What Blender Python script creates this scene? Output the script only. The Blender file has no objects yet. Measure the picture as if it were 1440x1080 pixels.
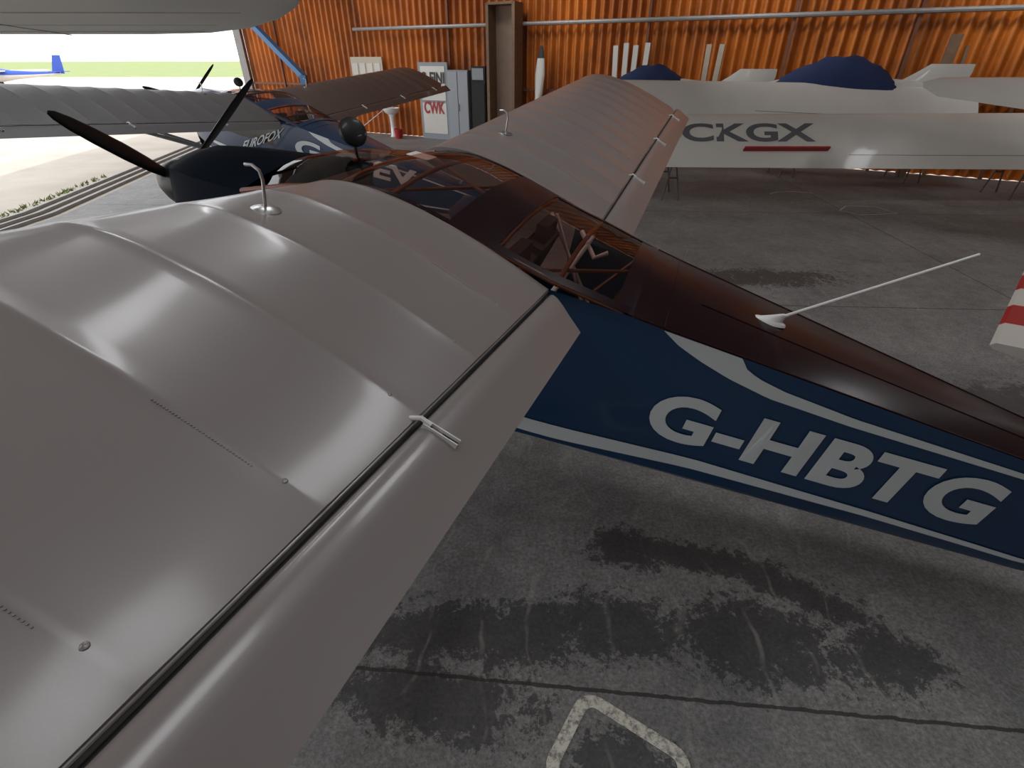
import bpy, math, random
from mathutils import Vector, Matrix
random.seed(4)
D=bpy.data; C=bpy.context
sc=C.scene
sc.view_settings.view_transform='Standard'
# ---------------------------------------------------------------- materials
def nmat(name):
    m=D.materials.new(name); m.use_nodes=True
    nt=m.node_tree; b=nt.nodes['Principled BSDF']
    return m,nt,b
def mat(name,col,rough=.5,metal=0.,coat=0.,noise=0.,nscale=6.,bump=0.,bscale=60.,spec=.5,croug=.06):
    m,nt,b=nmat(name)
    b.inputs['Base Color'].default_value=(*col,1)
    b.inputs['Roughness'].default_value=rough
    b.inputs['Metallic'].default_value=metal
    b.inputs['Coat Weight'].default_value=coat
    b.inputs['Coat Roughness'].default_value=croug
    b.inputs['Specular IOR Level'].default_value=spec
    tc=nt.nodes.new('ShaderNodeTexCoord')
    if noise>0:
        n=nt.nodes.new('ShaderNodeTexNoise'); n.inputs['Scale'].default_value=nscale; n.inputs['Detail'].default_value=6
        r=nt.nodes.new('ShaderNodeMix'); r.data_type='RGBA'
        r.inputs[6].default_value=(*[c*(1-noise) for c in col],1)
        r.inputs[7].default_value=(*[min(1,c*(1+noise)) for c in col],1)
        nt.links.new(tc.outputs['Object'],n.inputs['Vector'])
        nt.links.new(n.outputs['Fac'],r.inputs[0]); nt.links.new(r.outputs[2],b.inputs['Base Color'])
    if bump>0:
        n2=nt.nodes.new('ShaderNodeTexNoise'); n2.inputs['Scale'].default_value=bscale; n2.inputs['Detail'].default_value=4
        bp=nt.nodes.new('ShaderNodeBump'); bp.inputs['Strength'].default_value=bump; bp.inputs['Distance'].default_value=.01
        nt.links.new(tc.outputs['Object'],n2.inputs['Vector'])
        nt.links.new(n2.outputs['Fac'],bp.inputs['Height']); nt.links.new(bp.outputs[0],b.inputs['Normal'])
    return m
def glass(name,tint,gloss=.12):
    m=D.materials.new(name); m.use_nodes=True; nt=m.node_tree
    for n in list(nt.nodes): nt.nodes.remove(n)
    o=nt.nodes.new('ShaderNodeOutputMaterial'); t=nt.nodes.new('ShaderNodeBsdfTransparent'); t.inputs[0].default_value=(*tint,1)
    g=nt.nodes.new('ShaderNodeBsdfGlossy'); g.inputs['Roughness'].default_value=.03; g.inputs[0].default_value=(1,1,1,1)
    f=nt.nodes.new('ShaderNodeLayerWeight'); f.inputs[0].default_value=.25
    mr=nt.nodes.new('ShaderNodeMath'); mr.operation='MULTIPLY_ADD'; mr.inputs[1].default_value=.4; mr.inputs[2].default_value=gloss*.5
    nt.links.new(f.outputs['Fresnel'],mr.inputs[0])
    mx=nt.nodes.new('ShaderNodeMixShader'); nt.links.new(mr.outputs[0],mx.inputs[0])
    nt.links.new(t.outputs[0],mx.inputs[1]); nt.links.new(g.outputs[0],mx.inputs[2]); nt.links.new(mx.outputs[0],o.inputs[0])
    return m
M={}
M['wing']=mat('wing_taupe_fabric',(.245,.220,.211),.33,coat=.35,bump=.02,bscale=160,croug=.12)
M['wing2']=mat('wing_grey_fabric',(.12,.118,.12),.5,coat=.05,bump=.03,bscale=120)
M['wingbrown']=mat('wing_brown_fabric',(.13,.09,.075),.4,coat=.15)
M['navy']=mat('paint_navy',(.007,.033,.088),.28,coat=.4,bump=.01,bscale=50,spec=.4)
M['cowl']=mat('paint_dark_cowling',(.004,.007,.013),.7,coat=.0,spec=.03)
M['maroon_reflect']=mat('deck_maroon_reflection',(.016,.006,.008),.24,coat=.0,spec=.14)  # dark deck; orange wall's reflection is put into its colour
M['silver']=mat('paint_silver_white',(.50,.53,.54),.4,coat=.1)
M['black']=mat('black_gloss',(.006,.006,.007),.4,coat=.1,spec=.3)
M['rubber']=mat('rubber',(.02,.02,.02),.8)
M['tubered']=mat('tube_red_oxide',(.16,.05,.025),.4)
M['white']=mat('white_gelcoat',(.60,.57,.52),.35,coat=.2,noise=.08,nscale=2)
M['whitep']=mat('white_plastic',(.8,.8,.78),.35)
M['alu']=mat('aluminium',(.6,.6,.6),.3,metal=1)
M['darkgap']=mat('dark_gap',(.01,.01,.01),.7)
M['cloth']=mat('baggage_cloth',(.20,.06,.02),.9,noise=.3,nscale=14)
M['seat']=mat('seat_cloth',(.06,.035,.03),.9,noise=.2,nscale=20)
M['glass']=glass('canopy_glass',(.74,.60,.56),.08)
M['wood']=mat('wood_old',(.20,.12,.07),.7,noise=.35,nscale=9)
M['woodlight']=mat('wood_pale',(.45,.39,.30),.7,noise=.15,nscale=9)
M['bluecover']=mat('blue_cover_fabric',(.015,.03,.10),.85,noise=.25,nscale=4,bump=.4,bscale=6)
M['bluesteel']=mat('blue_steel',(.05,.16,.33),.5)
M['steel']=mat('grey_steel',(.30,.29,.28),.5,metal=.2,noise=.2)
M['red']=mat('red_paint',(.36,.015,.012),.5)
M['greylocker']=mat('grey_locker',(.25,.27,.29),.5)
M['ceramic']=mat('ceramic',(.85,.84,.8),.15,coat=.5)
M['textblack']=mat('text_black',(.02,.02,.02),.5)
M['textgrey']=mat('text_grey',(.10,.10,.11),.5)
M['trestle']=mat('trestle_grey',(.10,.09,.085),.7)
m,nt,b=nmat('checker_rudder'); ck=nt.nodes.new('ShaderNodeTexChecker'); ck.inputs['Scale'].default_value=11
ck.inputs[1].default_value=(.02,.02,.03,1); ck.inputs[2].default_value=(.8,.8,.8,1)
tc=nt.nodes.new('ShaderNodeTexCoord')
mp=nt.nodes.new('ShaderNodeMapping'); mp.inputs['Location'].default_value=(0,.5,0); mp.inputs['Scale'].default_value=(1,.0,1)
nt.links.new(tc.outputs['Object'],mp.inputs[0]); nt.links.new(mp.outputs[0],ck.inputs[0]); nt.links.new(ck.outputs[0],b.inputs['Base Color']); b.inputs['Roughness'].default_value=.3
M['checker']=m

# ---------------------------------------------------------------- mesh helpers
def mk(name,verts,faces,mats,parent=None,smooth=True,fm=None,sharp=None):
    me=D.meshes.new(name); me.from_pydata([tuple(v) for v in verts],[],faces); me.update()
    if not isinstance(mats,(list,tuple)): mats=[mats]
    for mm in mats: me.materials.append(mm)
    if fm:
        for p,i in zip(me.polygons,fm): p.material_index=i
    ob=D.objects.new(name,me); C.collection.objects.link(ob)
    if smooth: me.shade_smooth()
    if parent is not None: ob.parent=parent
    return ob
def recalc(ob):
    import bmesh
    bm=bmesh.new(); bm.from_mesh(ob.data); bmesh.ops.recalc_face_normals(bm,faces=bm.faces); bm.to_mesh(ob.data); bm.free()
class Buf:
    def __init__(s): s.v=[]; s.f=[]; s.m=[]
    def add(s,v,f,mi=0):
        o=len(s.v); s.v+= [Vector(p) for p in v]; s.f+=[tuple(i+o for i in q) for q in f]; s.m+=[mi]*len(f)
    def box(s,c,d,mi=0,R=None):
        x,y,z=[k/2 for k in d]
        vs=[Vector((a,b_,c_)) for a in(-x,x) for b_ in(-y,y) for c_ in(-z,z)]
        if R is not None: vs=[R@v for v in vs]
        vs=[v+Vector(c) for v in vs]
        s.add(vs,[(0,1,3,2),(4,6,7,5),(0,4,5,1),(2,3,7,6),(0,2,6,4),(1,5,7,3)],mi)
    def tube(s,pts,r,mi=0,n=10,caps=True):
        pts=[Vector(p) for p in pts]
        if not isinstance(r,(list,tuple)): r=[r]*len(pts)
        vs=[];k=len(pts)
        up=None
        for i,p in enumerate(pts):
            d=(pts[min(i+1,k-1)]-pts[max(i-1,0)]).normalized()
            if up is None:
                up=Vector((0,0,1)) if abs(d.z)<.9 else Vector((1,0,0))
            a=d.cross(up).normalized(); b_=a.cross(d).normalized(); up=b_
            for j in range(n):
                t=2*math.pi*j/n
                vs.append(p+(a*math.cos(t)+b_*math.sin(t))*r[i])
        fs=[(i*n+j,i*n+(j+1)%n,(i+1)*n+(j+1)%n,(i+1)*n+j) for i in range(k-1) for j in range(n)]
        if caps: fs+= [tuple(range(n))[::-1], tuple((k-1)*n+j for j in range(n))]
        s.add(vs,fs,mi)
    def lathe(s,prof,M4=None,mi=0,n=24):
        vs=[];k=len(prof)
        for (r,z) in prof:
            for j in range(n):
                t=2*math.pi*j/n; v=Vector((r*math.cos(t),r*math.sin(t),z))
                vs.append(M4@v if M4 is not None else v)
        fs=[(i*n+j,i*n+(j+1)%n,(i+1)*n+(j+1)%n,(i+1)*n+j) for i in range(k-1) for j in range(n)]
        s.add(vs,fs,mi)
    def loft(s,rings,mi=0,closed=True,caps=True,mf=None):
        n=len(rings[0]);k=len(rings);vs=[p for r in rings for p in r]
        o=len(s.v); s.v+=[Vector(p) for p in vs]
        for i in range(k-1):
            for j in range(n if closed else n-1):
                s.f.append((o+i*n+j,o+i*n+(j+1)%n,o+(i+1)*n+(j+1)%n,o+(i+1)*n+j))
                s.m.append(mf(i,j) if mf else mi)
        if caps and closed:
            s.f.append(tuple(o+j for j in range(n))[::-1]); s.m.append(mi)
            s.f.append(tuple(o+(k-1)*n+j for j in range(n))); s.m.append(mi)
    def make(s,name,mats,parent=None,smooth=True,sharp=35,rc=True):
        ob=mk(name,s.v,s.f,mats,parent,smooth=False,fm=s.m)
        if rc: recalc(ob)
        if smooth:
            ob.data.shade_smooth()
            try: ob.data.set_sharp_from_angle(angle=math.radians(sharp))
            except Exception: pass
        return ob
def empty(name,loc=(0,0,0),rot=None):
    e=D.objects.new(name,None); C.collection.objects.link(e); e.location=loc; e.empty_display_size=.3
    if rot is not None: e.rotation_euler=rot
    return e
def interp(tab,x):
    if x<=tab[0][0]: return tab[0][1]
    for (a,fa),(b,fb) in zip(tab,tab[1:]):
        if x<=b: return fa+(fb-fa)*(x-a)/(b-a)
    return tab[-1][1]
def text_mesh(txt,size,offset=.0,spacing=1.0,subdiv=True):
    cu=D.curves.new('tmp_txt','FONT'); cu.body=txt; cu.size=size; cu.offset=offset; cu.space_character=spacing
    cu.resolution_u=6
    ob=D.objects.new('tmp_txt',cu); C.collection.objects.link(ob)
    C.view_layer.update()
    dg=C.evaluated_depsgraph_get(); me=D.meshes.new_from_object(ob.evaluated_get(dg))
    D.objects.remove(ob); D.curves.remove(cu)
    import bmesh
    bm=bmesh.new(); bm.from_mesh(me)
    xs=[v.co.x for v in bm.verts]; x0,x1=min(xs),max(xs)
    ys=[v.co.y for v in bm.verts]; y0,y1=min(ys),max(ys)
    if subdiv:
        k=12
        for i in range(1,k):
            bmesh.ops.bisect_plane(bm,geom=bm.verts[:]+bm.edges[:]+bm.faces[:],plane_co=(x0+(x1-x0)*i/k,0,0),plane_no=(1,0,0))
    for v in bm.verts:
        v.co.x=(v.co.x-x0)/(x1-x0); v.co.y=(v.co.y-y0)/(y1-y0)
    V=[v.co.copy() for v in bm.verts]; bm.verts.index_update()
    F=[tuple(v.index for v in f.verts) for f in bm.faces]
    bm.free(); D.meshes.remove(me)
    return V,F   # normalised 0..1

# ---------------------------------------------------------------- wing section
UP=[(0,.035),(.006,.048),(.0125,.0545),(.025,.065),(.05,.079),(.075,.0885),(.1,.096),(.15,.1068),(.2,.1136),(.25,.1162),(.3,.117),(.35,.1162),(.4,.114),(.5,.105),(.6,.0915),(.7,.0735),(.76,.061),(.8,.0522),(.83,.0455)]
LO=[(.83,.003),(.6,.0),(.4,.0),(.2,.0003),(.1,.0042),(.05,.0093),(.025,.0147),(.0125,.0193),(.004,.026)]
CH=1.30; TH=1.12; INC=math.tan(math.radians(6)); DIH=.074; ROOT=.5; SPAN=4.62; RIB=.33
def wing_pt(t,zz,s,upper,tipk=1.0,tipx=0.):
    x=-1.08+t*CH
    z=zz*CH*TH
    mid=.05*CH
    z=mid+(z-mid)*tipk
    x=x+tipx*(1 if t<.3 else -1)*(abs(t-.3)/.5)
    if upper:
        ph=((s-.03)/RIB)%1.0
        wgt=min(1,max(0,(t-.01)/.12))*(1-.75*max(0,(t-.55)/.28))
        z-= .009*(math.sin(math.pi*ph)**.8)*wgt*tipk
        if ph<.03 or ph>.97: z+=.0015*wgt
    z=z-.066*1.0
    return x, z - x*INC + s*DIH
def build_wing(side,wmat,parent,sweep=0.):
    SW=lambda s: -sweep*s
    B=Buf(); rings=[]
    sts=[0.0]
    k=0
    L=SPAN-ROOT
    while True:
        base=.03+k*RIB
        for fr in (0,.025,.06,.14,.26,.4,.5,.6,.74,.86,.94,.975):
            s=base+fr*RIB
            if s<L-.28: sts.append(s)
        k+=1
        if base>L: break
    sts+= [L-.28+.28*q for q in (0,.25,.45,.62,.76,.87,.94,.985,1.)]
    for s in sts:
        q=max(0,(s-(L-.28))/.28); tk=max(.04,math.sqrt(max(0,1-q*q))) ; tx=.10*q*q
        ring=[]
        for t,z in UP: x,zz=wing_pt(t,z,s,True,tk,tx); ring.append(Vector((x+SW(s),side*(ROOT+s),zz)))
        for t,z in LO: x,zz=wing_pt(t,z,s,False,tk,tx); ring.append(Vector((x+SW(s),side*(ROOT+s),zz)))
        rings.append(ring)
    B.loft(rings)
    for i in range(12):
        s=.03+i*RIB
        if s>L-.4: break
        x,z=wing_pt(.77,.0588,s,True)
        Mx=Matrix.Translation((x+SW(s),side*(ROOT+s),z-.0025))
        B.lathe([(.007,0),(.006,.0025),(.003,.004),(.0005,.0045)],Mx,0,10)
        if i in (4,5,1):
            for j in range(34):
                t=.58+j*.0045
                x,z=wing_pt(t,interp(UP,t),s,True)
                B.box((x+SW(s),side*(ROOT+s+.012),z+.0002),(.003,.0025,.0016))
    B.make('wing_panel',wmat,parent,sharp=28)
    G=Buf()
    def hp(x,s,z): return (x+SW(s),side*(ROOT+s),z+s*DIH)
    G.tube([hp(.008,.01,-.026),hp(.008,L-.05,-.026)],.006,0,8)
    G.tube([hp(.002,.01,-.006),hp(.002,L-.06,-.006)],.0028,1,6)
    G.make('hinge_line',[M['darkgap'],M['alu']],parent)
    F=Buf(); rings=[]
    droop=math.radians(15); FC=.183
    prof=[(0,0),(.004,.012),(.014,.02),(.035,.024),(.07,.021),(.11,.013),(.16,.005),(FC,.001),(FC,-.001),(.14,-.008),(.08,-.013),(.03,-.014),(.008,-.01)]
    n=26
    for i in range(n+1):
        s=.02+(L-.05)*i/n
        ring=[]
        for (x,z) in prof:
            ss=s
            if i==0: ss=s+x/FC*.13
            elif i==1: ss=s+x/FC*.05
            if i==n: ss=s-x/FC*.04
            X=.010+x*math.cos(droop)+z*math.sin(droop); Z=-.021-x*math.sin(droop)+z*math.cos(droop)
            ring.append(Vector(hp(X,ss,Z)))
        rings.append(ring)
    F.loft(rings)
    F.make('flaperon',wmat,parent,sharp=40)
    H=Buf()
    for s in (1.04,2.3,3.55):
        p=Vector(hp(0,s,0))
        for dy in (-.008,.008):
            H.box(p+Vector((.065,dy,-.014)),(.09,.003,.02),0,Matrix.Rotation(droop,3,'Y'))
        H.box(p+Vector((.065,0,-.018)),(.085,.013,.010),1,Matrix.Rotation(droop,3,'Y'))
        H.tube([p+Vector((-.012,0,.0)),p+Vector((.015,0,.012)),p+Vector((.04,0,.002))],.006,0,8)
    H.make('hinge_brackets',[M['whitep'],M['darkgap']],parent)
    V=Buf(); s=.56; x,z=wing_pt(.215,.1145,s,True); y=side*(ROOT+s); x+=SW(s)
    V.lathe([(.045,0),(.045,.006),(.03,.012),(.012,.016),(.001,.016)],Matrix.Translation((x,y,z-.004)),0,20)
    V.tube([(x,y,z),(x,y,z+.09),(x-.01,y,z+.115),(x-.035,y,z+.125),(x-.06,y,z+.12)],.005,0,8)
    V.make('fuel_vent',M['alu'],parent)
    S=Buf()
    for xf in (-.85,-.3):
        a=Vector((-.75 if xf<-.5 else -.55,side*.5,-.74)); b_=Vector((xf+SW(2.4),side*2.9,-.02+2.4*DIH+(-xf)*INC-.04))
        S.tube([a,b_],.022,0,10)
    S.make('wing_strut',M['silver'],parent)

# ---------------------------------------------------------------- fuselage
FW=[(-2.26,.11),(-2.2,.2),(-2.05,.30),(-1.85,.38),(-1.5,.45),(-1.0,.50),(0,.50),(.3,.462),(2.1,.218),(3.3,.07),(3.62,.03)]
FT=[(-2.26,-.20),(-2.2,-.14),(-2.05,-.10),(-1.85,-.07),(-1.5,-.03),(-1.0,.02),(0,.0),(.3,-.02),(.48,-.042),(2.08,-.205),(3.62,-.34)]
FB=[(-2.26,-.36),(-2.2,-.44),(-2.05,-.56),(-1.85,-.70),(-1.5,-.80),(-1,-.84),(0,-.82),(2.33,-.765),(3.3,-.64),(3.62,-.56)]
FR=[(-2.26,.05),(-2.05,.08),(-1.5,.09),(-1,.1),(.3,.065),(.6,.042),(1.2,.03),(2.2,.022),(3.62,.015)]
def side_pt(x,v,side,off=0.):
    w=interp(FW,x); zt=interp(FT,x); zb=interp(FB,x)
    y=w*(1-.05*v*v)+.012*math.sin(math.pi*v)*min(1,w*3)+off
    return Vector((x,side*y,zt+(zb+.05-zt)*v))
def side_xz(x,z,side,off):
    zt=interp(FT,x); zb=interp(FB,x)+.05
    return side_pt(x,(z-zt)/(zb-zt),side,off)
ROOFT=[(-1.0,.13),(-.9,.165),(-.75,.178),(-.6,.16),(-.48,.138),(-.36,.112),(-.25,.085),(-.1,.05),(.1,.018),(.32,-.022)]
def roof_pt(x,u):
    w=interp(FW,x)-.005
    return Vector((x,w*u,interp(ROOFT,x)+interp([(-1,.04),(-.3,.04),(.32,.062)],x)*(1-abs(u)**1.8)))
def build_aircraft(reg,loc,yaw,pitch,wm,wm2,deck,main=False,bodymat=None):
    root=empty('light_aircraft')
    root.matrix_world=Matrix.Translation(loc)@Matrix.Rotation(yaw,4,'Z')@Matrix.Rotation(pitch,4,'Y')
    P=root
    build_wing(-1,wm,P,.032 if main else 0.); build_wing(1,wm2,P)
    body=bodymat or M['navy']
    xs=[-2.26,-2.23,-2.2,-2.12,-2.05,-1.95,-1.85,-1.68,-1.5,-1.38,-1.2,-1.0,-.8,-.6,-.45,-.12,0,.15,.3,.32,.48,.6,.7,.95,1.2,1.5,1.8,2.08,2.1,2.2,2.33,2.7,3.0,3.3,3.5,3.62]
    vs=[0,.25,.5,.8,1.0]
    B=Buf(); rings=[]
    for x in xs:
        w=interp(FW,x); zt=interp(FT,x); zb=interp(FB,x); r=interp(FR,x)
        ring=[Vector((x,0,zt+r)),Vector((x,-w*.35,zt+r*.8)),Vector((x,-w*.7,zt+r*.45)),Vector((x,-w*.95,zt+r*.1))]
        ring+=[side_pt(x,v,-1) for v in vs]
        ring+=[Vector((x,-w*.86,zb+.012)),Vector((x,-w*.6,zb)),Vector((x,0,zb-.005)),Vector((x,w*.6,zb)),Vector((x,w*.86,zb+.012))]
        ring+=[side_pt(x,v,1) for v in vs[::-1]]
        ring+=[Vector((x,w*.95,zt+r*.1)),Vector((x,w*.7,zt+r*.45)),Vector((x,w*.35,zt+r*.8))]
        rings.append(ring)
    n=len(rings[0]); 
    B.v=[p for r in rings for p in r]
    for i in range(len(xs)-1):
        xm=(xs[i]+xs[i+1])/2
        for j in range(n):
            q=(i*n+j,i*n+(j+1)%n,(i+1)*n+(j+1)%n,(i+1)*n+j)
            topf = j<4 or j>=n-4
            if topf and -1.5<xm<.32: continue
            mi=0
            if main and xm<-1.5: mi=3
            if topf and xm>.3: mi=1
            if j in(4,5,n-6,n-5) and -1.38<xm<-.12 : mi=2
            B.f.append(q); B.m.append(mi)
    B.f.append(tuple(range(n))); B.m.append(3 if main else 0)
    B.f.append(tuple((len(xs)-1)*n+j for j in range(n))[::-1]); B.m.append(0)
    B.make('fuselage',[body,deck,M['glass'],M['cowl']],P,sharp=32)
    Z=Buf()
    def deckp(x,u):
        w=interp(FW,x); return Vector((x,w*u,interp(FT,x)+interp(FR,x)*(1-abs(u)**1.5)+.001))
    Z.tube([deckp(.47,u) for u in (-1,-.7,-.35,0,.35,.7,1)],.0028,0,6)
    Z.tube([deckp(x,-.30) for x in (.6,1.2,2.08,3.2)],.0025,0,6)
    Z.tube([deckp(x,-.985) for x in (.35,.48,1.2,2.08,3.2)],.004,0,6)
    Z.tube([deckp(x,.985) for x in (.35,.48,1.2,2.08,3.2)],.004,0,6)
    Z.make('deck_seams',deck,P)
    R=Buf()
    def patch(x0,x1,u0,u1,mi,nx=6,nu=8,off=0):
        V=[];F=[]
        for a in range(nx+1):
            for b_ in range(nu+1):
                p=roof_pt(x0+(x1-x0)*a/nx,u0+(u1-u0)*b_/nu); p.z+=off; V.append(p)
        for a in range(nx):
            for b_ in range(nu): k=a*(nu+1)+b_; F.append((k,k+1,k+nu+2,k+nu+1))
        R.add(V,F,mi)
    patch(-1.0,-.46,-1,1,0); patch(-.46,-.25,-1,1,1,3,8,.003); patch(-.25,.28,-.92,.92,0); 
    patch(-.25,.33,-1,-.9,1,6,2,.003); patch(-.25,.33,.9,1,1,6,2,.003); patch(.26,.34,-1,1,1,2,8,.003)
    patch(-1.0,-.46,-1,-.95,1,6,2,.003); patch(-1.0,-.46,.95,1,1,6,2,.003)
    V=[];F=[]
    nu=10
    for a in range(7):
        q=a/6; x=-1.5+.5*q
        w=interp(FW,x)
        ze=interp(FT,-1.5)*(1-q)+.13*q; cr=.09*(1-q)+.04*q
        for b_ in range(nu+1):
            u=-1+2*b_/nu
            V.append(Vector((x+.10*abs(u)**2*(1-q),w*u,ze+cr*(1-abs(u)**1.8)+.03*math.sin(math.pi*q))))
    for a in range(6):
        for b_ in range(nu): k=a*(nu+1)+b_; F.append((k,k+1,k+nu+2,k+nu+1))
    R.add(V,F,0)
    R.make('cabin_glazing',[M['glass'],deck],P,sharp=40)
    T=Buf()
    for u in (-.97,.97):
        T.tube([roof_pt(x,u)+Vector((0,0,-.01)) for x in (-1,-.8,-.6,-.4,-.2,0,.3)],.012,0,8)
        s_=1 if u>0 else -1
        T.tube([(-1.5,s_*.44,-.03),(-1.25,s_*.47,.06),(-1.0,s_*.485,.13)],.014,0,8)
    for x in (-1.0,-.73,-.46,-.25,.02,.3):
        T.tube([roof_pt(x,u)+Vector((0,0,-.015)) for u in (-.97,-.6,-.2,.2,.6,.97)],.011,0,8)
    T.tube([roof_pt(-1,-.95)+Vector((0,0,-.03)),roof_pt(-.46,.5)+Vector((0,0,-.03))],.009,0,8)
    T.tube([roof_pt(-1,.95)+Vector((0,0,-.03)),roof_pt(-.46,-.1)+Vector((0,0,-.03))],.009,0,8)
    T.tube([(-.2,-.44,.0),(.28,.1,-.05)],.009,0,8)
    T.tube([(-.25,-.4,.02),(.25,-.35,-.62)],.010,1,8); T.tube([(-.25,.4,.02),(.25,.35,-.62)],.010,1,8)
    T.tube([(-.2,.3,.05),(.1,.35,-.5)],.008,1,8); T.tube([(.28,-.4,-.05),(-.1,.1,-.6)],.009,1,8)
    T.tube([(.0,-.42,-.05),(.0,.42,-.05)],.012,1,8); T.tube([(.28,.4,-.06),(.0,0,-.35),(-.2,-.1,-.6)],.008,0,8)
    T.tube([(-.05,.3,.0),(.06,.2,-.08),(.12,.22,-.04)],.012,1,8)
    T.make('cabin_frame',[M['tubered'],M['whitep']],P)
    I=Buf()
    I.box((-.6,0,-.72),(1.8,.86,.03),0)
    V=[(.31,-.43,-.05),(.31,.43,-.05),(.1,.42,-.66),(.1,-.42,-.66)]
    I.add(V,[(0,1,2,3)],1)
    I.box((-.1,0,-.64),(.6,.84,.03),1)
    for sy in (-.22,.22):
        I.box((-.55,sy,-.55),(.46,.36,.12),0); I.box((-.30,sy,-.30),(.10,.36,.52),0,Matrix.Rotation(.3,3,'Y'))
        I.box((-.22,sy,-.02),(.06,.2,.10),0)
    I.box((-1.4,0,-.16),(.08,.8,.22),0)
    I.box((-.9,.12,.19),(.12,.1,.004),2)
    ob=I.make('cabin_interior',[M['seat'],M['cloth'],M['whitep']],P)
    bv=ob.modifiers.new('bv','BEVEL'); bv.width=.02; bv.segments=2
    S=Buf()
    hub=Vector((-2.32,0,-.29))
    Mx=Matrix.Translation(hub+Vector((.06,0,0)))@Matrix.Rotation(-math.pi/2,4,'Y')
    S.lathe([(.135,0),(.135,.04),(.125,.10),(.10,.16),(.06,.215),(.02,.24),(.0005,.243)],Mx,0,28)
    for ang in ([38,146,268] if main else [42,162,282]):
        a=math.radians(ang); d=Vector((0,math.cos(a),math.sin(a)))
        tdir=Vector((1,0,0)).cross(d)
        rings=[]
        kr=.96 if ang!=146 else .86
        for r,c,th,tw in [(.08,.05,.045,50),(.16,.07,.035,42),(.26,.09,.022,34),(.42,.09,.016,25),(.6,.078,.012,18),(.74,.062,.009,14),(.82,.04,.006,12),(.85,.016,.003,12)]:
            tr=math.radians(tw); cd=tdir*math.cos(tr)+Vector((1,0,0))*math.sin(tr); nd=-tdir*math.sin(tr)+Vector((1,0,0))*math.cos(tr)
            ring=[]
            for k in range(12):
                t=2*math.pi*k/12
                ring.append(hub+Vector((-.04,0,0))+d*r*kr+cd*(c/2*math.cos(t)+c*.0)+nd*(th/2*math.sin(t)))
            rings.append(ring)
        S.loft(rings)
    S.make('propeller',M['black'],P,sharp=50)
    K=Buf()
    def slab(poly,y0,th,mi,axis='y'):
        n=len(poly)
        cx=sum(p[0] for p in poly)/n; cz=sum(p[1] for p in poly)/n
        rings=[]
        for k,(sc_,o_) in enumerate([(.9,-th),(1,-th*.5),(1,th*.5),(.9,th)]):
            ring=[]
            for (x,z) in poly:
                X=cx+(x-cx)*(1 if abs(o_)<th*.9 else .86); Z=cz+(z-cz)*(1 if abs(o_)<th*.9 else .93)
                ring.append(Vector((X,y0+o_,Z)) if axis=='y' else Vector((X,Z,y0+o_)))
            rings.append(ring)
        K.loft(rings,mi)
    slab([(2.75,-.30),(3.15,.25),(3.35,.66),(3.50,.72),(3.52,-.36)],0,.022,0)
    slab([(3.53,-.45),(3.53,.73),(3.66,.72),(3.80,.5),(3.86,0),(3.80,-.45)],0,.018,1)
    for sd in (-1,1):
        slab([(2.95,sd*.05),(3.12,sd*.95),(3.25,sd*1.12),(3.42,sd*1.15),(3.45,sd*.05)],-.36,.018,0,'z')
        slab([(3.46,sd*.1),(3.43,sd*1.16),(3.62,sd*1.12),(3.72,sd*.8),(3.72,sd*.2)],-.36,.015,0,'z')
    K.make('tail',[body,M['checker']],P,sharp=30)
    G=Buf()
    def zfor(x,h): return (h-loc[2]+x*math.sin(pitch))/math.cos(pitch)
    for sd in (-1,1):
        zw=zfor(-1.1,.24); c=Vector((-1.1,sd*.95,zw))
        G.lathe([(.08,-.06),(.2,-.075),(.235,-.05),(.24,0),(.235,.05),(.2,.075),(.08,.06)],Matrix.Translation(c)@Matrix.Rotation(math.pi/2,4,'X'),0,28)
        G.lathe([(.0005,-.05),(.09,-.055),(.09,.055),(.0005,.05)],Matrix.Translation(c)@Matrix.Rotation(math.pi/2,4,'X'),1,20)
        G.tube([(-1.05,sd*.3,-.8),(-1.08,sd*.6,(zw-.8)/2),(-1.1,sd*.86,zw)],[.035,.03,.025],1,8)
    zt=zfor(3.35,.08); c=Vector((3.35,0,zt))
    G.lathe([(.02,-.025),(.07,-.03),(.08,0),(.07,.03),(.02,.025)],Matrix.Translation(c)@Matrix.Rotation(math.pi/2,4,'X'),0,20)
    G.tube([(3.05,0,-.66),(3.25,0,(zt-.6)/2),(3.35,.035,zt)],.014,1,8)
    G.make('landing_gear',[M['rubber'],M['silver']],P)
    for sd in (-1,1):
        L=Buf()
        def ribbon(xs_,top,bot,off=.005):
            V=[];F=[]
            for x in xs_:
                a=interp(top,x); b_=interp(bot,x)
                for q in range(4): V.append(side_xz(x,a+(b_-a)*q/3,sd,off))
            for i in range(len(xs_)-1):
                for q in range(3): k=i*4+q; F.append((k,k+1,k+5,k+4))
            L.add(V,F,0)
        rng=lambda a,b_,n: [a+(b_-a)*i/n for i in range(n+1)]
        ribbon(rng(-1.45,3.3,50),[(-1.6,-.60),(-.3,-.665),(.2,-.655),(.8,-.622),(1.6,-.640),(2.3,-.668),(3.3,-.56)],[(-1.6,-.64),(-.3,-.745),(.2,-.738),(.8,-.685),(1.6,-.676),(2.3,-.692),(3.3,-.57)])
        ribbon(rng(.475,3.3,80),[(.475,-.042),(.80,-.074),(.81,-.10),(.84,-.120),(.90,-.142),(1.0,-.165),(1.3,-.202),(2.0,-.246),(3.3,-.36)],
               [(.475,-.044),(.55,-.09),(.65,-.130),(.78,-.172),(.96,-.212),(1.3,-.240),(2.0,-.270),(3.3,-.375)])
        L.make('stripes',M['silver'],P,rc=False)
        V,F=text_mesh(reg,1,.036,1.03)
        X0,X1,Z0,Z1=(.55,2.0,-.548,-.295) if main else (.25,2.2,-.50,-.18)
        VV=[]
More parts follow.
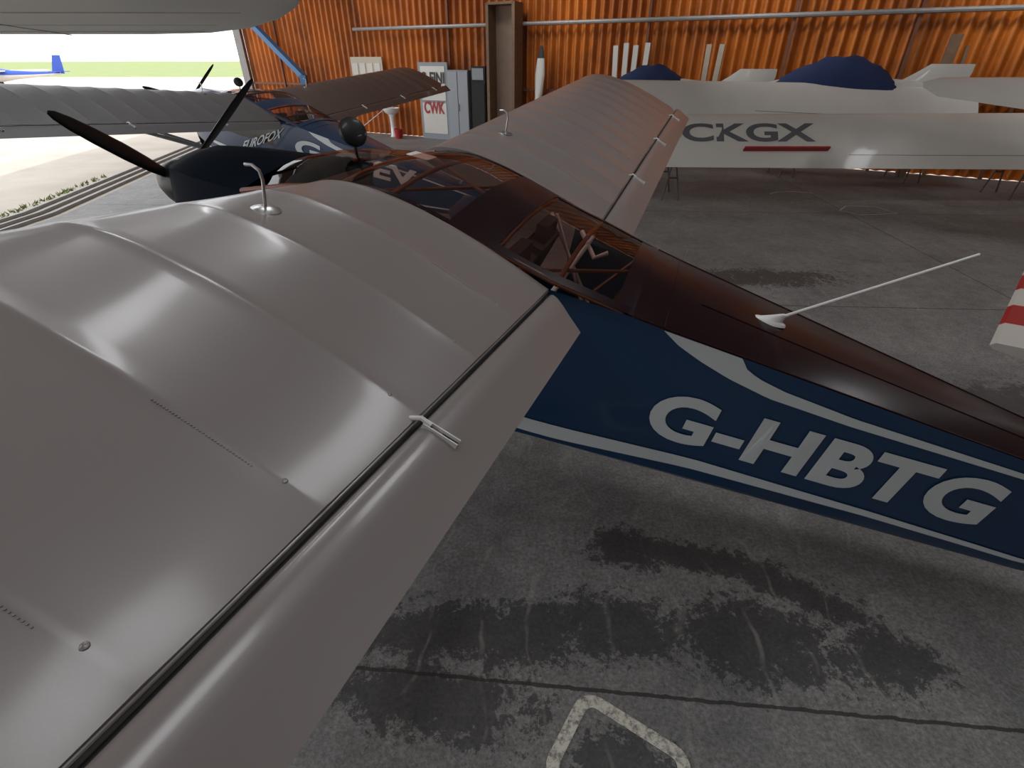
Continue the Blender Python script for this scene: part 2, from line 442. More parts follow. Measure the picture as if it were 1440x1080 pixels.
        for v in V:
            u=v.x if sd<0 else 1-v.x
            VV.append(side_xz(X0+u*(X1-X0),Z0+v.y*(Z1-Z0)-.02*u,sd,.006 if main else .012))
        mk('registration',VV,F,M['silver'],P,smooth=False)
        if not main:
            V,F=text_mesh('EUROFOX',1,.02,1.0)
            VV=[]
            for v in V:
                u=v.x if sd<0 else 1-v.x
                VV.append(side_xz(-.80+u*.80+.1*v.y,-.62+u*.38*(1 if sd<0 else -1)+v.y*.17+(0 if sd<0 else .38),sd,.014))
            mk('logo',VV,F,M['silver'],P,smooth=False)
    A=Buf()
    ax=.91; az=interp(FT,ax)+interp(FR,ax)
    rings=[]
    for (zz,lx,ly,dx) in [(-.004,.075,.035,0),(.006,.07,.03,.0),(.012,.05,.02,.005),(.03,.03,.012,.025),(.05,.014,.010,.05)]:
        rings.append([Vector((ax+dx+lx*math.cos(2*math.pi*k/16),ly*math.sin(2*math.pi*k/16),az+zz)) for k in range(16)])
    A.loft(rings)
    A.tube([(ax+.05,0,az+.045),(1.46,0,.437)],[.0075,.005],0,8)
    A.make('whip_aerial',M['whitep'],P)
    Q=Buf()
    mp_=Vector((-1.2,-.02,.245))
    Q.lathe([(.001,.02),(.045,.02),(.065,.012),(.07,0),(.065,-.012),(.0005,-.014)],Matrix.Translation(mp_)@Matrix.Rotation(math.radians(50),4,'Y')@Matrix.Rotation(math.radians(25),4,'X'),0,24)
    Q.tube([mp_,mp_+Vector((.02,0,-.09)),mp_+Vector((.06,0,-.16))],.007,0,8)
    Q.make('tow_mirror',M['black'],P)
    return root
yawA=math.atan2(-.331,.944)
build_aircraft('G-HBTG',(.31,2.37,1.49),yawA,math.radians(11),M['wing'],M['wing'],M['maroon_reflect'],True)
build_aircraft('G-CJEV',(-3.28,9.01,1.49),math.radians(-22),math.radians(11),M['wing2'],M['wingbrown'],M['navy'],False)

# ---------------------------------------------------------------- hangar shell
WM=.551; WD=18.0
def wallP(X,off=0.): 
    nx,ny=WM,1; l=math.hypot(nx,ny)
    return Vector((X-off*nx/l, WD-WM*X-off*ny/l,0))
m,nt,b=nmat('concrete_floor')
N=nt.nodes.new; Lk=nt.links.new
tc=N('ShaderNodeTexCoord'); 
def noise(scale,detail=8,rough=.6,vec=None,dist=0):
    n=N('ShaderNodeTexNoise'); n.inputs['Scale'].default_value=scale; n.inputs['Detail'].default_value=detail; n.inputs['Roughness'].default_value=rough; n.inputs['Distortion'].default_value=dist
    Lk(vec or tc.outputs['Object'],n.inputs['Vector']); return n.outputs['Fac']
def ramp(fac,p0,p1,c0=(0,0,0,1),c1=(1,1,1,1)):
    r=N('ShaderNodeValToRGB'); r.color_ramp.elements[0].position=p0; r.color_ramp.elements[1].position=p1
    r.color_ramp.elements[0].color=c0; r.color_ramp.elements[1].color=c1
    Lk(fac,r.inputs[0]); return r.outputs[0]
def mth(op,a,b_=None,c_=None):
    n=N('ShaderNodeMath'); n.operation=op
    for i,x in enumerate((a,b_,c_)):
        if x is None: continue
        if isinstance(x,(int,float)): n.inputs[i].default_value=x
        else: Lk(x,n.inputs[i])
    return n.outputs[0]
def mixc(f,a,b_,mode='MIX'):
    n=N('ShaderNodeMix'); n.data_type='RGBA'; n.blend_type=mode
    for i,x in ((0,f),(6,a),(7,b_)):
        if isinstance(x,(int,float)): n.inputs[i].default_value=x
        elif isinstance(x,tuple): n.inputs[i].default_value=x
        else: Lk(x,n.inputs[i])
    return n.outputs[2]
base=ramp(noise(1.3),.3,.72,(.175,.173,.168,1),(.29,.282,.27,1))
fine=ramp(noise(55,8,.8),.38,.66,(.55,.55,.55,1),(1.4,1.4,1.4,1))
col=mixc(1,base,fine,'MULTIPLY')
mid=ramp(noise(9,8,.75),.35,.68,(.78,.78,.78,1),(1.22,1.22,1.22,1))
col=mixc(1,col,mid,'MULTIPLY')
sep=N('ShaderNodeSeparateXYZ'); Lk(tc.outputs['Object'],sep.inputs[0])
nd=noise(5.5,8,.75,dist=.8); nd2=noise(24,6,.8)
stain=None
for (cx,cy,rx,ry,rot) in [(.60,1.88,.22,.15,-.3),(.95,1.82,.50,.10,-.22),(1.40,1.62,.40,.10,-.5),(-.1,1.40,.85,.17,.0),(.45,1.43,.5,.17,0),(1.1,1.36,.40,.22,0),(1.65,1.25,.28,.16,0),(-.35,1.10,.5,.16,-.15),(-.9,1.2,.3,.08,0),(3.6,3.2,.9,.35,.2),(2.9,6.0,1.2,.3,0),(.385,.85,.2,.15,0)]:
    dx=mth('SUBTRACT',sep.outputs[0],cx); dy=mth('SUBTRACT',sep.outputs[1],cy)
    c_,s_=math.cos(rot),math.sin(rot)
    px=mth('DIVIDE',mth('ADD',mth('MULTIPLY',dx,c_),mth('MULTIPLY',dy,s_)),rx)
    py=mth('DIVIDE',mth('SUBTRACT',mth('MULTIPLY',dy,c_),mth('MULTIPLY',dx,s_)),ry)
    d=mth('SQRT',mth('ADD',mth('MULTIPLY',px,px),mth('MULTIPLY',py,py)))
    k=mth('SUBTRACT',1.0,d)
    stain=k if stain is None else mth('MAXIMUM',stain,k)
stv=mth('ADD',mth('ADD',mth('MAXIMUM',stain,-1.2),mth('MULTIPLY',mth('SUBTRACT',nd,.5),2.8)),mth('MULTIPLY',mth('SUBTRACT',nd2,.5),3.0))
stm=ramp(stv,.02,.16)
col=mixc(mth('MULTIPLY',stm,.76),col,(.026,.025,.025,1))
oil=ramp(noise(.7,6,.65,dist=1.),.58,.72)
col=mixc(mth('MULTIPLY',oil,.35),col,(.06,.055,.05,1))
wv=N('ShaderNodeTexWave'); wv.inputs['Scale'].default_value=1.1; wv.inputs['Distortion'].default_value=9; wv.inputs['Detail'].default_value=3; Lk(tc.outputs['Object'],wv.inputs[0])
scr=mth('MULTIPLY',ramp(wv.outputs['Fac'],.98,1.0),ramp(noise(5),.45,.65))
col=mixc(mth('MULTIPLY',scr,.4),col,(.42,.40,.37,1))
jn=mth('MULTIPLY',mth('SUBTRACT',noise(9,5,.7),.5),.03)
j=None
for (a,bb,cc) in [(.093,1,-1.17),(.05,1,-5.3),(.05,1,-9.4),(1,-.07,-5.2),(1,-.07,2.6)]:
    l=math.hypot(a,bb)
    dd=mth('ABSOLUTE',mth('ADD',mth('ADD',mth('MULTIPLY',sep.outputs[0],a/l),mth('MULTIPLY',sep.outputs[1],bb/l)),mth('ADD',jn,cc/l)))
    k=mth('LESS_THAN',dd,.008)
    j=k if j is None else mth('MAXIMUM',j,k)
col=mixc(mth('MULTIPLY',j,.85),col,(.02,.018,.016,1))
Lk(col,b.inputs['Base Color'])
rg=mth('SUBTRACT',.62,mth('MULTIPLY',stm,.12)); Lk(rg,b.inputs['Roughness'])
bp=N('ShaderNodeBump'); bp.inputs['Strength'].default_value=.4; bp.inputs['Distance'].default_value=.006
Lk(mth('SUBTRACT',noise(55,6,.7),mth('MULTIPLY',j,2.)),bp.inputs['Height']); Lk(bp.outputs[0],b.inputs['Normal'])
floor_mat=m
corner=wallP(-10.5); right=wallP(15)
ring=[Vector((-7.7,-7,0)),Vector((15,-7,0)),Vector((right.x,right.y,0)),Vector((corner.x,corner.y,0)),Vector((-7.75,9.1,0))]
fl=Buf(); fl.add(ring+[p-Vector((0,0,.2)) for p in ring],[(0,1,2,3,4),(9,8,7,6,5)]+[(i,i+5,(i+1)%5+5,(i+1)%5) for i in range(5)])
fl.make('floor',floor_mat,None,smooth=False)
m,nt,b=nmat('apron_concrete'); N=nt.nodes.new; Lk=nt.links.new; tc=N('ShaderNodeTexCoord')
col=ramp(noise(.6),.3,.7,(.46,.40,.33,1),(.60,.54,.46,1)); Lk(col,b.inputs['Base Color']); b.inputs['Roughness'].default_value=.9
g=Buf(); g.add([(-300,-60,-.03),(60,-60,-.03),(60,95,-.03),(-300,95,-.03)],[(0,1,2,3)]); g.make('ground_apron',m,None,smooth=False)
m,nt,b=nmat('grass_field'); N=nt.nodes.new; Lk=nt.links.new; tc=N('ShaderNodeTexCoord')
col=ramp(noise(.25),.3,.7,(.20,.26,.09,1),(.30,.34,.13,1)); Lk(col,b.inputs['Base Color']); b.inputs['Roughness'].default_value=1
g=Buf()
V=[];F=[]
nx,ny=30,12
for i in range(nx+1):
    for k in range(ny+1):
        x=-900+i*1500/nx; y=95+k*1400/ny
        V.append((x,y,-.02+(0 if k==0 else .6*math.sin(i*1.7)*math.cos(k*1.1)+.0)))
for i in range(nx):
    for k in range(ny): q=i*(ny+1)+k; F.append((q,q+ny+1,q+ny+2,q+1))
g.add(V,F); g.make('ground_grass',m,None)
tr=Buf()
def trackp(off,q): 
    a=Vector((-7.75,-7,0)); b_=Vector((-7.85,9.1,0)); c_=Vector((corner.x-.1,corner.y,0))
    p=a.lerp(b_,q*2) if q<.5 else b_.lerp(c_,(q-.5)*2)
    return p+Vector((-off,0,0))
for off in (.12,.38,.64):
    for a,b_ in ((0,.5),(.5,1)):
        p,q=trackp(off,a),trackp(off,b_)
        d=(q-p); R=Matrix.Rotation(math.atan2(d.y,d.x),3,'Z')
        tr.box((p+q)/2+Vector((0,0,.0)),(d.length,.05,.05),0,R)
tr.make('door_track',M['steel'],None)
mg=mat('weed_green',(.16,.20,.06),.8,noise=.3)
gw=Buf()
for i in range(220):
    q=.46+random.random()*.16; p=trackp(.85+random.random()*.15,q)-Vector((0,0,.03)); h=.03+random.random()*.05
    a=random.random()*6.28; dx,dy=math.cos(a)*.02,math.sin(a)*.02
    gw.add([p+Vector((-dx,-dy,0)),p+Vector((dx,dy,0)),p+Vector((dy*2,dx*2,h))],[(0,1,2)])
gw.make('weeds',mg,None,rc=False)

# corrugated wall
m,nt,b=nmat('orange_corrugated'); N=nt.nodes.new; Lk=nt.links.new; tc=N('ShaderNodeTexCoord')
mp=N('ShaderNodeMapping'); mp.inputs['Scale'].default_value=(1.,1.,.7); Lk(tc.outputs['Object'],mp.inputs[0])
col=ramp(noise(.9,5,.6,mp.outputs[0]),.32,.66,(.30,.072,.007,1),(.58,.165,.014,1))
mp2=N('ShaderNodeMapping'); mp2.inputs['Scale'].default_value=(1.0,1.0,.6); Lk(tc.outputs['Object'],mp2.inputs[0])
dk=ramp(noise(1.1,8,.7,mp2.outputs[0]),.52,.70)
col=mixc(mth('MULTIPLY',dk,.75),col,(.10,.03,.012,1))
Lk(col,b.inputs['Base Color']); b.inputs['Roughness'].default_value=.4
def corrugated(name,a,b_,h,mat_,pitch=.25,amp=.06,h0=0.):
    B=Buf(); d=(b_-a); L=d.length; d=d.normalized(); nn=Vector((-d.y,d.x,0)); n=int(L/pitch*10); V=[];F=[]
    rows=[h0,h]
    for i in range(n+1):
        s=L*i/n; off=amp*math.cos(2*math.pi*s/pitch)
        for z in rows: V.append(a+d*s+nn*off+Vector((0,0,z)))
    for i in range(n): F.append((i*2,i*2+2,i*2+3,i*2+1))
    B.add(V,F); return B.make(name,mat_,None,rc=False,sharp=80)
corrugated('wall_back',wallP(-10.4,-.08),wallP(15,-.08),5.9,m)
mw=mat('wall_brown_sheet',(.25,.13,.08),.6,noise=.3)
corrugated('wall_right',Vector((15.05,right.y,0)),Vector((15.05,-7,0)),5.9,mw)
corrugated('wall_rear',Vector((15,-7.05,0)),Vector((-7.7,-7.05,0)),5.9,mw)
mc=mat('ceiling_sheet',(.38,.37,.37),.8,noise=.15,nscale=1.5)
ce=Buf(); top=[p+Vector((0,0,5.9)) for p in ring]; ce.add(top+[p+Vector((0,0,.1)) for p in top],[(4,3,2,1,0),(5,6,7,8,9)]+[(i,(i+1)%5,(i+1)%5+5,i+5) for i in range(5)])
ce.make('ceiling',mc,None,smooth=False)
li=Buf()
for a,b_ in ((0,.5),(.5,1)):
    p,q=trackp(.1,a),trackp(.1,b_); d=q-p
    li.box((p+q)/2+Vector((0,0,5.4)),(d.length,.25,1.0),0,Matrix.Rotation(math.atan2(d.y,d.x),3,'Z'))
li.make('trim_lintel',M['steel'],None,smooth=False)
rl=Buf()
def wpt(X,off,z): p=wallP(X,off); p.z=z; return p
rl.tube([wpt(-5.2,.18,3.12),wpt(14.5,.18,3.12)],.05,0,8)
rl.make('trim_1',M['steel'],None)
rp=Buf()
for X in (-8.6,-1.9,3.55,6.5,8.6,10.5):
    p=wallP(X,.10); rp.box(p+Vector((0,0,2.9)),(.07,.07,5.8),0,Matrix.Rotation(-math.atan(WM),3,'Z'))
for z in (1.5,4.6):
    p=wallP(-10.2,.07);q=wallP(14.8,.07); rp.box((p+q)/2+Vector((0,0,z)),((q-p).length,.05,.07),0,Matrix.Rotation(-math.atan(WM),3,'Z'))
rp.make('trim_2',mat('rust_steel',(.16,.06,.03),.7,noise=.3),None,smooth=False)
dc=Buf(); p=wallP(-10.35,.15)
dc.box(p+Vector((0,0,2.9)),(.25,.25,5.8),0); dc.make('trim_3',M['steel'],None,smooth=False)
bs=Buf()
bs.tube([wpt(-9.9,.5,4.4),wpt(-9.9,.5,4.0),wpt(-7.3,.5,1.75)],.13,0,4); bs.box(wpt(-7.3,.5,.9),(.22,.22,1.8),0,None); bs.box(wpt(-7.3,.5,.02),(.6,.6,.04),0)
bs.make('blue_steel_brace',M['bluesteel'],None,smooth=False)

# ---- wall-side clutter
RW=Matrix.Rotation(-math.atan(WM),3,'Z')
def onwall(X,off,z): return wpt(X,off,z)
w=Buf(); c=onwall(-.0,.45,0)
for dx in (-.42,.42): w.box(c+RW@Vector((dx,0,1.8)),(.09,.5,3.6),0,RW)
w.box(c+RW@Vector((0,.2,1.8)),(.8,.05,3.6),1,RW); w.box(c+RW@Vector((0,0,3.58)),(.84,.5,.06),0,RW); w.box(c+RW@Vector((0,0,.2)),(.8,.46,.06),0,RW)
w.make('wooden_cupboard',[M['wood'],mat('duct_back',(.28,.20,.15),.8,noise=.2)],None,smooth=False)
e=empty('door_1'); 
pn=Buf(); c=onwall(-2.40,.25,0)
pn.box(c+RW@Vector((0,0,1.1)),(1.15,.06,2.2),0,RW); pn.box(c+RW@Vector((0,-.035,1.62)),(.95,.02,.95),1,RW); pn.box(c+RW@Vector((0,-.035,.62)),(.95,.02,.9),1,RW)
pn.make('leaf',[M['greylocker'],M['white']],e,smooth=False)
for txt,z,h,wd,mm in (('G-EINI',1.62,.32,.92,M['textblack']),('CWK',.76,.36,.82,M['red'])):
    V,F=text_mesh(txt,1,.03,1.,False)
    mk('lettering',[c+RW@Vector((-wd/2+v.x*wd,-.06,z+v.y*h)) for v in V],F,mm,e,smooth=False)
lk=Buf(); c=onwall(-1.38,.35,0)
lk.box(c+RW@Vector((0,0,1.0)),(.75,.5,2.0),0,RW); lk.box(c+RW@Vector((-.19,-.26,1.0)),(.35,.02,1.9),1,RW); lk.box(c+RW@Vector((.19,-.26,1.0)),(.35,.02,1.9),1,RW); lk.box(c+RW@Vector((.03,-.28,1.0)),(.02,.03,.2),0,RW)
lk.make('metal_locker',[M['greylocker'],mat('locker_door',(.30,.32,.34),.4)],None,smooth=False)
bk=Buf(); c=onwall(-.76,.35,0); bk.box(c+RW@Vector((0,0,1.05)),(.5,.4,2.1),0,RW)
bk.box(c+RW@Vector((0,-.21,1.9)),(.4,.02,.3),1,RW); bk.box(c+RW@Vector((0,-.21,1.0)),(.45,.02,1.3),2,RW)
bk.make('fuse_cabinet',[M['rubber'],M['greylocker'],M['darkgap']],None,smooth=False)
nb=Buf(); c=onwall(-4.9,.12,0); nb.box(c+RW@Vector((0,0,1.75)),(1.4,.05,1.2),0,RW)
for i in range(8): nb.box(c+RW@Vector((-.5+.33*(i%4),-.035,1.5+.5*(i//4))),(.24,.01,.34),1,RW)
nb.make('notice_board',[mat('board',(.55,.48,.38),.7),M['white']],None,smooth=False)
sk=Buf(); c=onwall(-3.9,.45,0)
sk.lathe([(.12,0),(.09,.05),(.075,.35),(.09,.62),(.14,.70)],Matrix.Translation(c),0,20)
sk.lathe([(.12,.68),(.22,.74),(.29,.84),(.30,.88),(.27,.885),(.24,.80),(.1,.75),(.001,.74)],Matrix.Translation(c),0,28)
sk.tube([c+Vector((0,.24,.88)),c+Vector((0,.24,1.0)),c+Vector((0,.1,1.02))],.015,1,8)
sk.make('pedestal_sink',[M['ceramic'],M['alu']],None)
rb=Buf(); c=onwall(-3.45,.8,0); rb.lathe([(.001,.0),(.11,0),(.15,.3),(.14,.3),(.1,.02),(.001,.02)],Matrix.Translation(c),0,20); rb.make('red_bucket',M['red'],None)
pr=Buf(); c=onwall(.95,.5,0)
rings=[]
for z,a,b_ in [(0.0,.05,.04),(.3,.13,.03),(.8,.17,.03),(1.15,.12,.06),(1.3,.10,.09),(1.45,.12,.06),(1.9,.15,.03),(2.3,.11,.02),(2.6,.04,.01)]:
    rings.append([c+RW@Vector((a*math.cos(k*math.pi/6)+.02*z,b_*math.sin(k*math.pi/6)+.12*z*.5,z)) for k in range(12)])
pr.loft(rings,mf=lambda i,j:1 if i>=7 else 0)
pr.make('spare_propeller',[M['white'],M['textblack']],None)
pk=Buf()
for i,X in enumerate((3.0,3.22,3.42,3.66)):
    c=onwall(X,.5+.03*i,0); pk.box(c+Vector((0,0,1.3)),(.13,.07,2.55+.1*(i%2)),0,RW@Matrix.Rotation(.03*(i-1.5),3,'Y'))
pk.make('white_planks',M['white'],None,smooth=False)
pk=Buf()
for i,X in enumerate((5.0,5.22)):
    c=onwall(X,.45,0); pk.box(c+Vector((0,0,1.28)),(.12,.1,2.6),0,RW@Matrix.Rotation(.04*(i),3,'Y'))
pk.make('timber_posts',M['woodlight'],None,smooth=False)
pk=Buf(); c=onwall(9.2,.4,0); pk.box(c+Vector((0,0,1.35)),(.2,.12,2.7),0,RW@Matrix.Rotation(.03,3,'Y')); c=onwall(9.5,.4,0); pk.box(c+Vector((0,0,1.25)),(.06,.12,2.5),0,RW@Matrix.Rotation(-.05,3,'Y'))
pk.make('timber_posts',M['wood'],None,smooth=False)

# ---------------------------------------------------------------- sailplane parts
def trestle(loc,h,w=.7,yaw=0,parent=None,name='trestle'):
    B=Buf(); R=Matrix.Rotation(yaw,3,'Z')
    o=Vector(loc)
    B.box(o+Vector((0,0,h-.05)),(.09,w,.1),0,R)
    for sy in (-1,1):
        for sx in (-1,1):
            B.tube([o+R@Vector((0,sy*w*.4,h-.06)),o+R@Vector((sx*.16,sy*w*.5,0.0))],.016,0,6)
        B.box(o+R@Vector((0,sy*w*.46,h*.45)),(.16,.02,.03),0,R)
    ob=B.make(name,M['trestle'],None)
    if parent is not None:
        C.view_layer.update()
        ob.parent=parent; ob.matrix_parent_inverse=parent.matrix_world.inverted()
    return ob
AU=[(0,0),(.01,.018),(.03,.035),(.07,.053),(.15,.073),(.25,.084),(.35,.086),(.5,.075),(.65,.055),(.8,.031),(.92,.012),(1,.001)]
AL=[(1,-.001),(.8,-.008),(.5,-.03),(.25,-.035),(.1,-.028),(.03,-.018),(.01,-.01)]
def glider_wing(name,L,c0,c1,M4,mtl,airbrake=False,aileron=True):
    e=empty(name); B=Buf(); rings=[]
    stn=[i/24 for i in range(25)]
    for q in stn:
        s=L*q; c=c0+(c1-c0)*q; tk=1
        if q>.96: c*=max(.35,math.sqrt(1-((q-.96)/.045)**2) if q<1 else .35); tk=.7
        rings.append([M4@Vector((s,(t-.35)*c+ .0,z*c*tk)) for t,z in AU+AL])
    B.loft(rings); B.make('wing_skin',mtl,e,sharp=40)
    if airbrake:
        A=Buf()
        for x0,x1 in airbrake:
            c=c0+(c1-c0)*((x0+x1)/2/L)
            R=M4.to_3x3()
            A.box(M4@Vector(((x0+x1)/2,.36*c,.085*c)),(x1-x0,.03,.10),0,R); 
            for k in range(3): A.box(M4@Vector((x0+(x1-x0)*(k+.5)/3,.36*c,.05*c)),(.04,.012,.10),1,R)
        A.make('airbrake',[M['red'],M['alu']],e,smooth=False)
    if aileron:
        A=Buf()
        pts=[]
        for q in [k/10 for k in range(11)]:
            s=L*(.05+.5*q); c=c0+(c1-c0)*(s/L); pts.append(M4@Vector((s,(.78-.35)*c,interp(AU,.78)*c+.001)))
        A.tube(pts,.004,0,6)
        A.make('aileron_gap',M['textgrey'],e)
    return e
def basis(o,xd,yd):
    x=Vector(xd).normalized(); y=Vector(yd); y=(y-x*y.dot(x)).normalized(); z=x.cross(y)
    m_=Matrix((x,y,z)).transposed().to_4x4(); m_.translation=Vector(o); return m_
Mw=basis((10.6,10.2,1.15),(-1,.0,0.0),(0,-.60,-.64))
ew=glider_wing('glider_wing',8.4,1.15,1.05,Mw,M['white'],airbrake=[(5.0,6.5)])
V,F=text_mesh('-CKGX',1,.03,1.)
VV=[]
for v in V:
    s=7.85-v.x*2.65; c=1.15+(1.05-1.15)*s/8.4; t=.57-v.y*.33
    VV.append(Mw@Vector((s,(t-.35)*c,interp(AU,t)*c+.006)))
mk('registration',VV,F,M['textgrey'],ew,smooth=False)
for X in (3.0,9.6): trestle((X,10.45,0),.88,.7,parent=ew)
Mw2=basis((9.2,11.6,1.55),(-1,.16,0.02),(.0,-.5,-.5))
e2=glider_wing('glider_wing',7.6,1.1,.8,Mw2,M['white'])
for X in (3.0,8.6): trestle((X,12.0,0),1.2,.7,parent=e2)
Mw3=basis((10.4,6.6,1.78),(-.86,.50,.035),(-.45,-.75,-.36))
e3=glider_wing('glider_wing',4.8,2.1,.5,Mw3,M['white'])
trestle((9.6,6.9,0),1.45,.9,parent=e3)
def glider_fus(loc,yaw,cover_len,cover_h):
    e=empty('glider_fuselage'); e.location=loc; e.rotation_euler=(0,0,yaw)
    B=Buf(); rings=[]
    for x,w,h,zc in [(0,.02,.02,.0),(.08,.12,.12,.0),(.4,.25,.27,.03),(1.0,.31,.38,.08),(1.8,.30,.38,.10),(2.6,.22,.28,.12),(3.6,.13,.16,.15),(5.2,.09,.11,.18),(6.4,.07,.09,.2)]:
        rings.append([Vector((x,w*math.cos(k*math.pi/10),zc+h*math.sin(k*math.pi/10))) for k in range(20)])
    B.loft(rings); B.make('fuselage_pod',M['white'],e)
    K=Buf(); rings=[]
    for q in [i/16 for i in range(17)]:
        x=.25+cover_len*q; hh=cover_h*(math.sin(math.pi*q**1.25)**.75 if 0<q<1 else 0)+.02
        rings.append([Vector((x+.02*math.sin(k*3.+q*20),(.36 if 0<q<1 else .2)*math.cos(k*math.pi/14)*(.7+.3*math.sin(math.pi*q)),.10+hh*math.sin(k*math.pi/14)*(1+.05*math.sin(q*30+k)))) for k in range(15)])
    K.loft(rings,closed=False); K.make('canopy_cover',M['bluecover'],e)
    T=Buf(); rings=[]
    for z,x0,x1,t in [(.0,2.3,4.0,.05),(.25,2.75,4.05,.05),(.5,3.15,4.1,.04),(.64,3.35,4.1,.02)]:
        rings.append([Vector((x0,0,z)),Vector((x0+.15,t,z)),Vector((x1-.2,t*.8,z)),Vector((x1,0,z)),Vector((x1-.2,-t*.8,z)),Vector((x0+.15,-t,z))])
    T.loft(rings); T.make('fin',M['white'],e)
    return e
g1=glider_fus((5.1,12.9,1.55),-.28,2.7,.66)
trestle((6.2,12.6,0),1.28,.6,parent=g1)
g2=glider_fus((1.9,14.4,1.45),-.32,2.1,.6)
trestle((3.0,14.05,0),1.15,.6,parent=g2)

# ---------------------------------------------------------------- overhead wing, upper-left
e=empty('overhead_wing'); B=Buf(); rings=[]
mo=mat('overhead_wing_paint',(.93,.91,.85),.5,noise=.04,nscale=3)
for X,yf,yn in [(-12,4.5,3.0),(-8,4.5,3.0),(-4,4.5,3.0),(-2.6,4.5,3.0),(-2.15,4.42,3.0),(-1.75,4.15,3.0),(-1.4,3.75,3.0),(-1.12,3.3,3.0),(-1.02,3.08,2.98)]:
    c=yf-yn; ring=[]
    zt=lambda y: 2.41+(4.5-y)*.062
    ring=[Vector((X,yf,zt(yf))),Vector((X,yf-.25*c,zt(yf-.25*c)-.006)),Vector((X,yf-.6*c,zt(yf-.6*c)-.004)),Vector((X,yn+.05*c,zt(yn))),Vector((X,yn,zt(yn)+.05)),Vector((X,yn+.12*c,zt(yn)+.05+.10*min(1,c))),Vector((X,yn+.4*c,zt(yn)+.04+.12*min(1,c))),Vector((X,yf-.1*c,zt(yf)+.03))]
    rings.append(ring)
B.loft(rings); B.make('wing_skin',mo,e,sharp=30)
B=Buf()
for y in (3.45,3.95,4.3):
    B.tube([(-12,y,2.405+(4.5-y)*.062),(-1.3 - (y-3.2)*.75,y,2.405+(4.5-y)*.062)],.003,0,6)
for X in (-3.2,-4.4,-5.6): B.tube([(X,3.1,2.40+1.4*.062),(X,4.5,2.405)],.003,0,6)
B.make('panel_seams',mat('seam',(.5,.48,.44),.6),e)
B=Buf()
for X in (-3,-7,-11): B.tube([(X,3.5,2.55),(X,3.5,5.9)],.008,0,6)
B.make('hanging_wires',M['steel'],e)

# ---------------------------------------------------------------- striped tailplane at right edge
e=empty('striped_tailplane'); B=Buf()
rings=[]
o=Vector((2.62,2.49,.93))
yd=Vector((.70,.70,.08)).normalized(); xd=Vector((.72,-.69,0)).normalized(); xd=(xd-yd*xd.dot(yd)).normalized(); zd=xd.cross(yd)
for i in range(13):
    s=.29*i/2
    rings.append([o+yd*s+xd*a+zd*b_ for a,b_ in ((0,0),(.02,.02),(.2,.035),(.7,.03),(.75,0),(.7,-.03),(.2,-.035),(.02,-.02))])
B.loft(rings,mf=lambda i,j:(i//2)%2)
B.make('tailplane_skin',[M['white'],M['red']],e)
B=Buf()
for s in (.35,1.4):
    p=o+xd*.5+yd*s; B.tube([p+Vector((0,0,-.03)),Vector((p.x+.1,p.y,0.0))],.03,0,8)
B.make('stand',M['steel'],e)

# ---------------------------------------------------------------- floor markings (painted)
m,nt,b=nmat('worn_white_paint'); N=nt.nodes.new; Lk=nt.links.new; tc=N('ShaderNodeTexCoord')
f=ramp(noise(34,8,.8),.38,.54); Lk(mixc(f,(.16,.15,.13,1),(.75,.72,.62,1)),b.inputs['Base Color']); b.inputs['Roughness'].default_value=.7
pm=m
def outline(name,pts,wd,closed=True,z=.003,mt=pm):
    B=Buf(); n=len(pts); P=[Vector((p[0],p[1],z)) for p in pts]
    L=[];R=[]
    for i in range(n):
        a=P[(i-1)%n] if (closed or i>0) else P[i]; c=P[(i+1)%n] if (closed or i<n-1) else P[i]
        d=(c-a).normalized(); nn=Vector((-d.y,d.x,0)); L.append(P[i]+nn*wd/2); R.append(P[i]-nn*wd/2)
    V=L+R; F=[(i,(i+1)%n,n+(i+1)%n,n+i) for i in range(n if closed else n-1)]
    B.add(V,F); return B.make(name,mt,None,smooth=False)
def rrect(cx,cy,w,h,r,rot):
    pts=[]
    for (sx,sy,a0) in ((1,1,0),(-1,1,90),(-1,-1,180),(1,-1,270)):
        for k in range(6):
            a=math.radians(a0+k*18); pts.append((sx*(w/2-r)+r*math.cos(a),sy*(h/2-r)+r*math.sin(a)))
    c_,s_=math.cos(rot),math.sin(rot)
    return [(cx+x*c_-y*s_,cy+x*s_+y*c_) for x,y in pts]
outline('painted_floor_mark',rrect(.40,.86,.43,.33,.06,math.radians(-33)),.05)
outline('painted_floor_mark',[(6.0,9.0),(6.7,9.1),(6.6,9.6),(6.1,9.65),(5.8,9.3)],.03)
outline('painted_floor_mark',[(5.6+.5*math.cos(a/6*math.pi*.7+.6),10.5+.35*math.sin(a/6*math.pi*.7+.6)) for a in range(7)],.04,False)

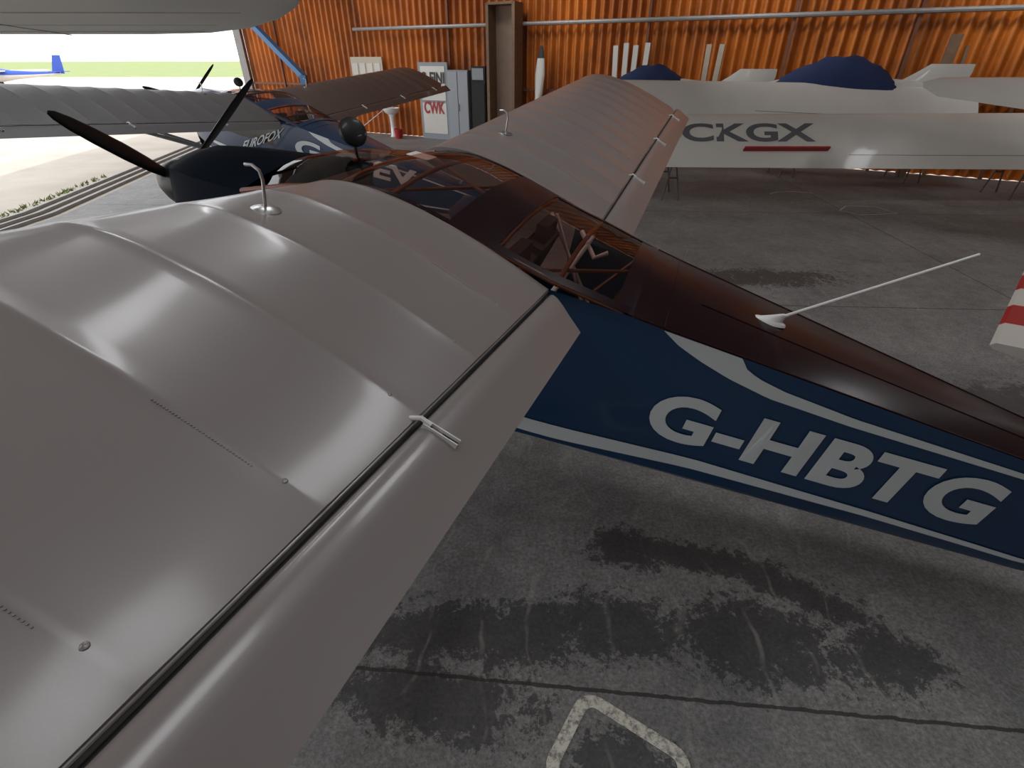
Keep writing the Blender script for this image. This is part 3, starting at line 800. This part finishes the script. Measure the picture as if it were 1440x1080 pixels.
# ---------------------------------------------------------------- outdoor glider
e=empty('parked_glider',(-50,60,0),(0,0,math.radians(8)))
B=Buf(); rings=[]
for x,w,h,z in [(-4,.05,.05,.7),(-3.6,.3,.3,.75),(-2.5,.45,.55,.9),(-1.2,.45,.6,1.0),(0,.35,.4,1.0),(2,.2,.25,1.05),(4.4,.12,.16,1.15)]:
    rings.append([Vector((x,w*math.cos(k*math.pi/8),z+h*math.sin(k*math.pi/8))) for k in range(16)])
B.loft(rings,mf=lambda i,j:1 if j<8 else 0)
B.box((-1.0,0,1.35),(1.1,14,.12),0); B.add([(3.6,0,1.2),(4.2,0,2.7),(4.9,0,2.7),(4.7,0,1.1),(3.6,.08,1.2),(4.2,.05,2.7),(4.9,.05,2.7),(4.7,.08,1.1)],[(0,1,2,3),(7,6,5,4),(0,4,5,1),(1,5,6,2),(2,6,7,3),(3,7,4,0)],1)
B.box((4.3,0,1.3),(.6,2.6,.06),1); B.lathe([(.05,-.06),(.25,-.08),(.3,0),(.25,.08),(.05,.06)],Matrix.Translation((-1.5,0,.3))@Matrix.Rotation(math.pi/2,4,'X'),2,16)
B.make('airframe',[M['white'],mat('outdoor_blue',(.03,.08,.4),.3),M['rubber']],e)

# ---------------------------------------------------------------- lighting
w=D.worlds.new('World'); sc.world=w; w.use_nodes=True; nt=w.node_tree
bg=nt.nodes['Background']; bg.inputs[0].default_value=(.94,.96,1,1); bg.inputs[1].default_value=2.1
sun=D.lights.new('sun','SUN'); sun.energy=2.0; sun.angle=.02; so=D.objects.new('sun',sun); C.collection.objects.link(so); so.rotation_euler=(math.radians(35),0,math.radians(60))
def area(name,loc,sx,sy,e_,rotz=0,rx=0,col=(.97,.98,1),spread=180):
    l=D.lights.new(name,'AREA'); l.shape='RECTANGLE'; l.size=sx; l.size_y=sy; l.energy=e_; l.color=col; l.spread=math.radians(spread)
    o=D.objects.new(name,l); C.collection.objects.link(o); o.location=loc; o.rotation_euler=(rx,0,rotz); return o
for i,(x,y,e_) in enumerate([(-3.2,0.0,46),(-4.5,7.5,48),(1.1,1.2,28),(2.2,4.3,30),(-1.5,5.3,34),(7,2.0,46),(9.5,6.5,55),(0,-4.5,36)]):
    area('roof_light',(x,y,5.7),.6,1.7,e_,math.radians(-19))
for X in (-8.5,-4.0,.5,5.0,9.5):  # unseen fill lights, added to brighten the orange back wall
    p=wallP(X,3.0); area('wall_fill_light',(p.x,p.y,5.6),2.0,.5,36,math.radians(-29-38),math.radians(58),spread=110)
# ---------------------------------------------------------------- camera
cd=D.cameras.new('camera'); cam=D.objects.new('camera',cd); C.collection.objects.link(cam)
cd.sensor_width=36; cd.lens=18.0; cd.clip_start=.02; cd.clip_end=3000
cam.location=(0,0,2.25); cam.rotation_euler=(math.radians(90-32.3),0,0)
sc.camera=cam
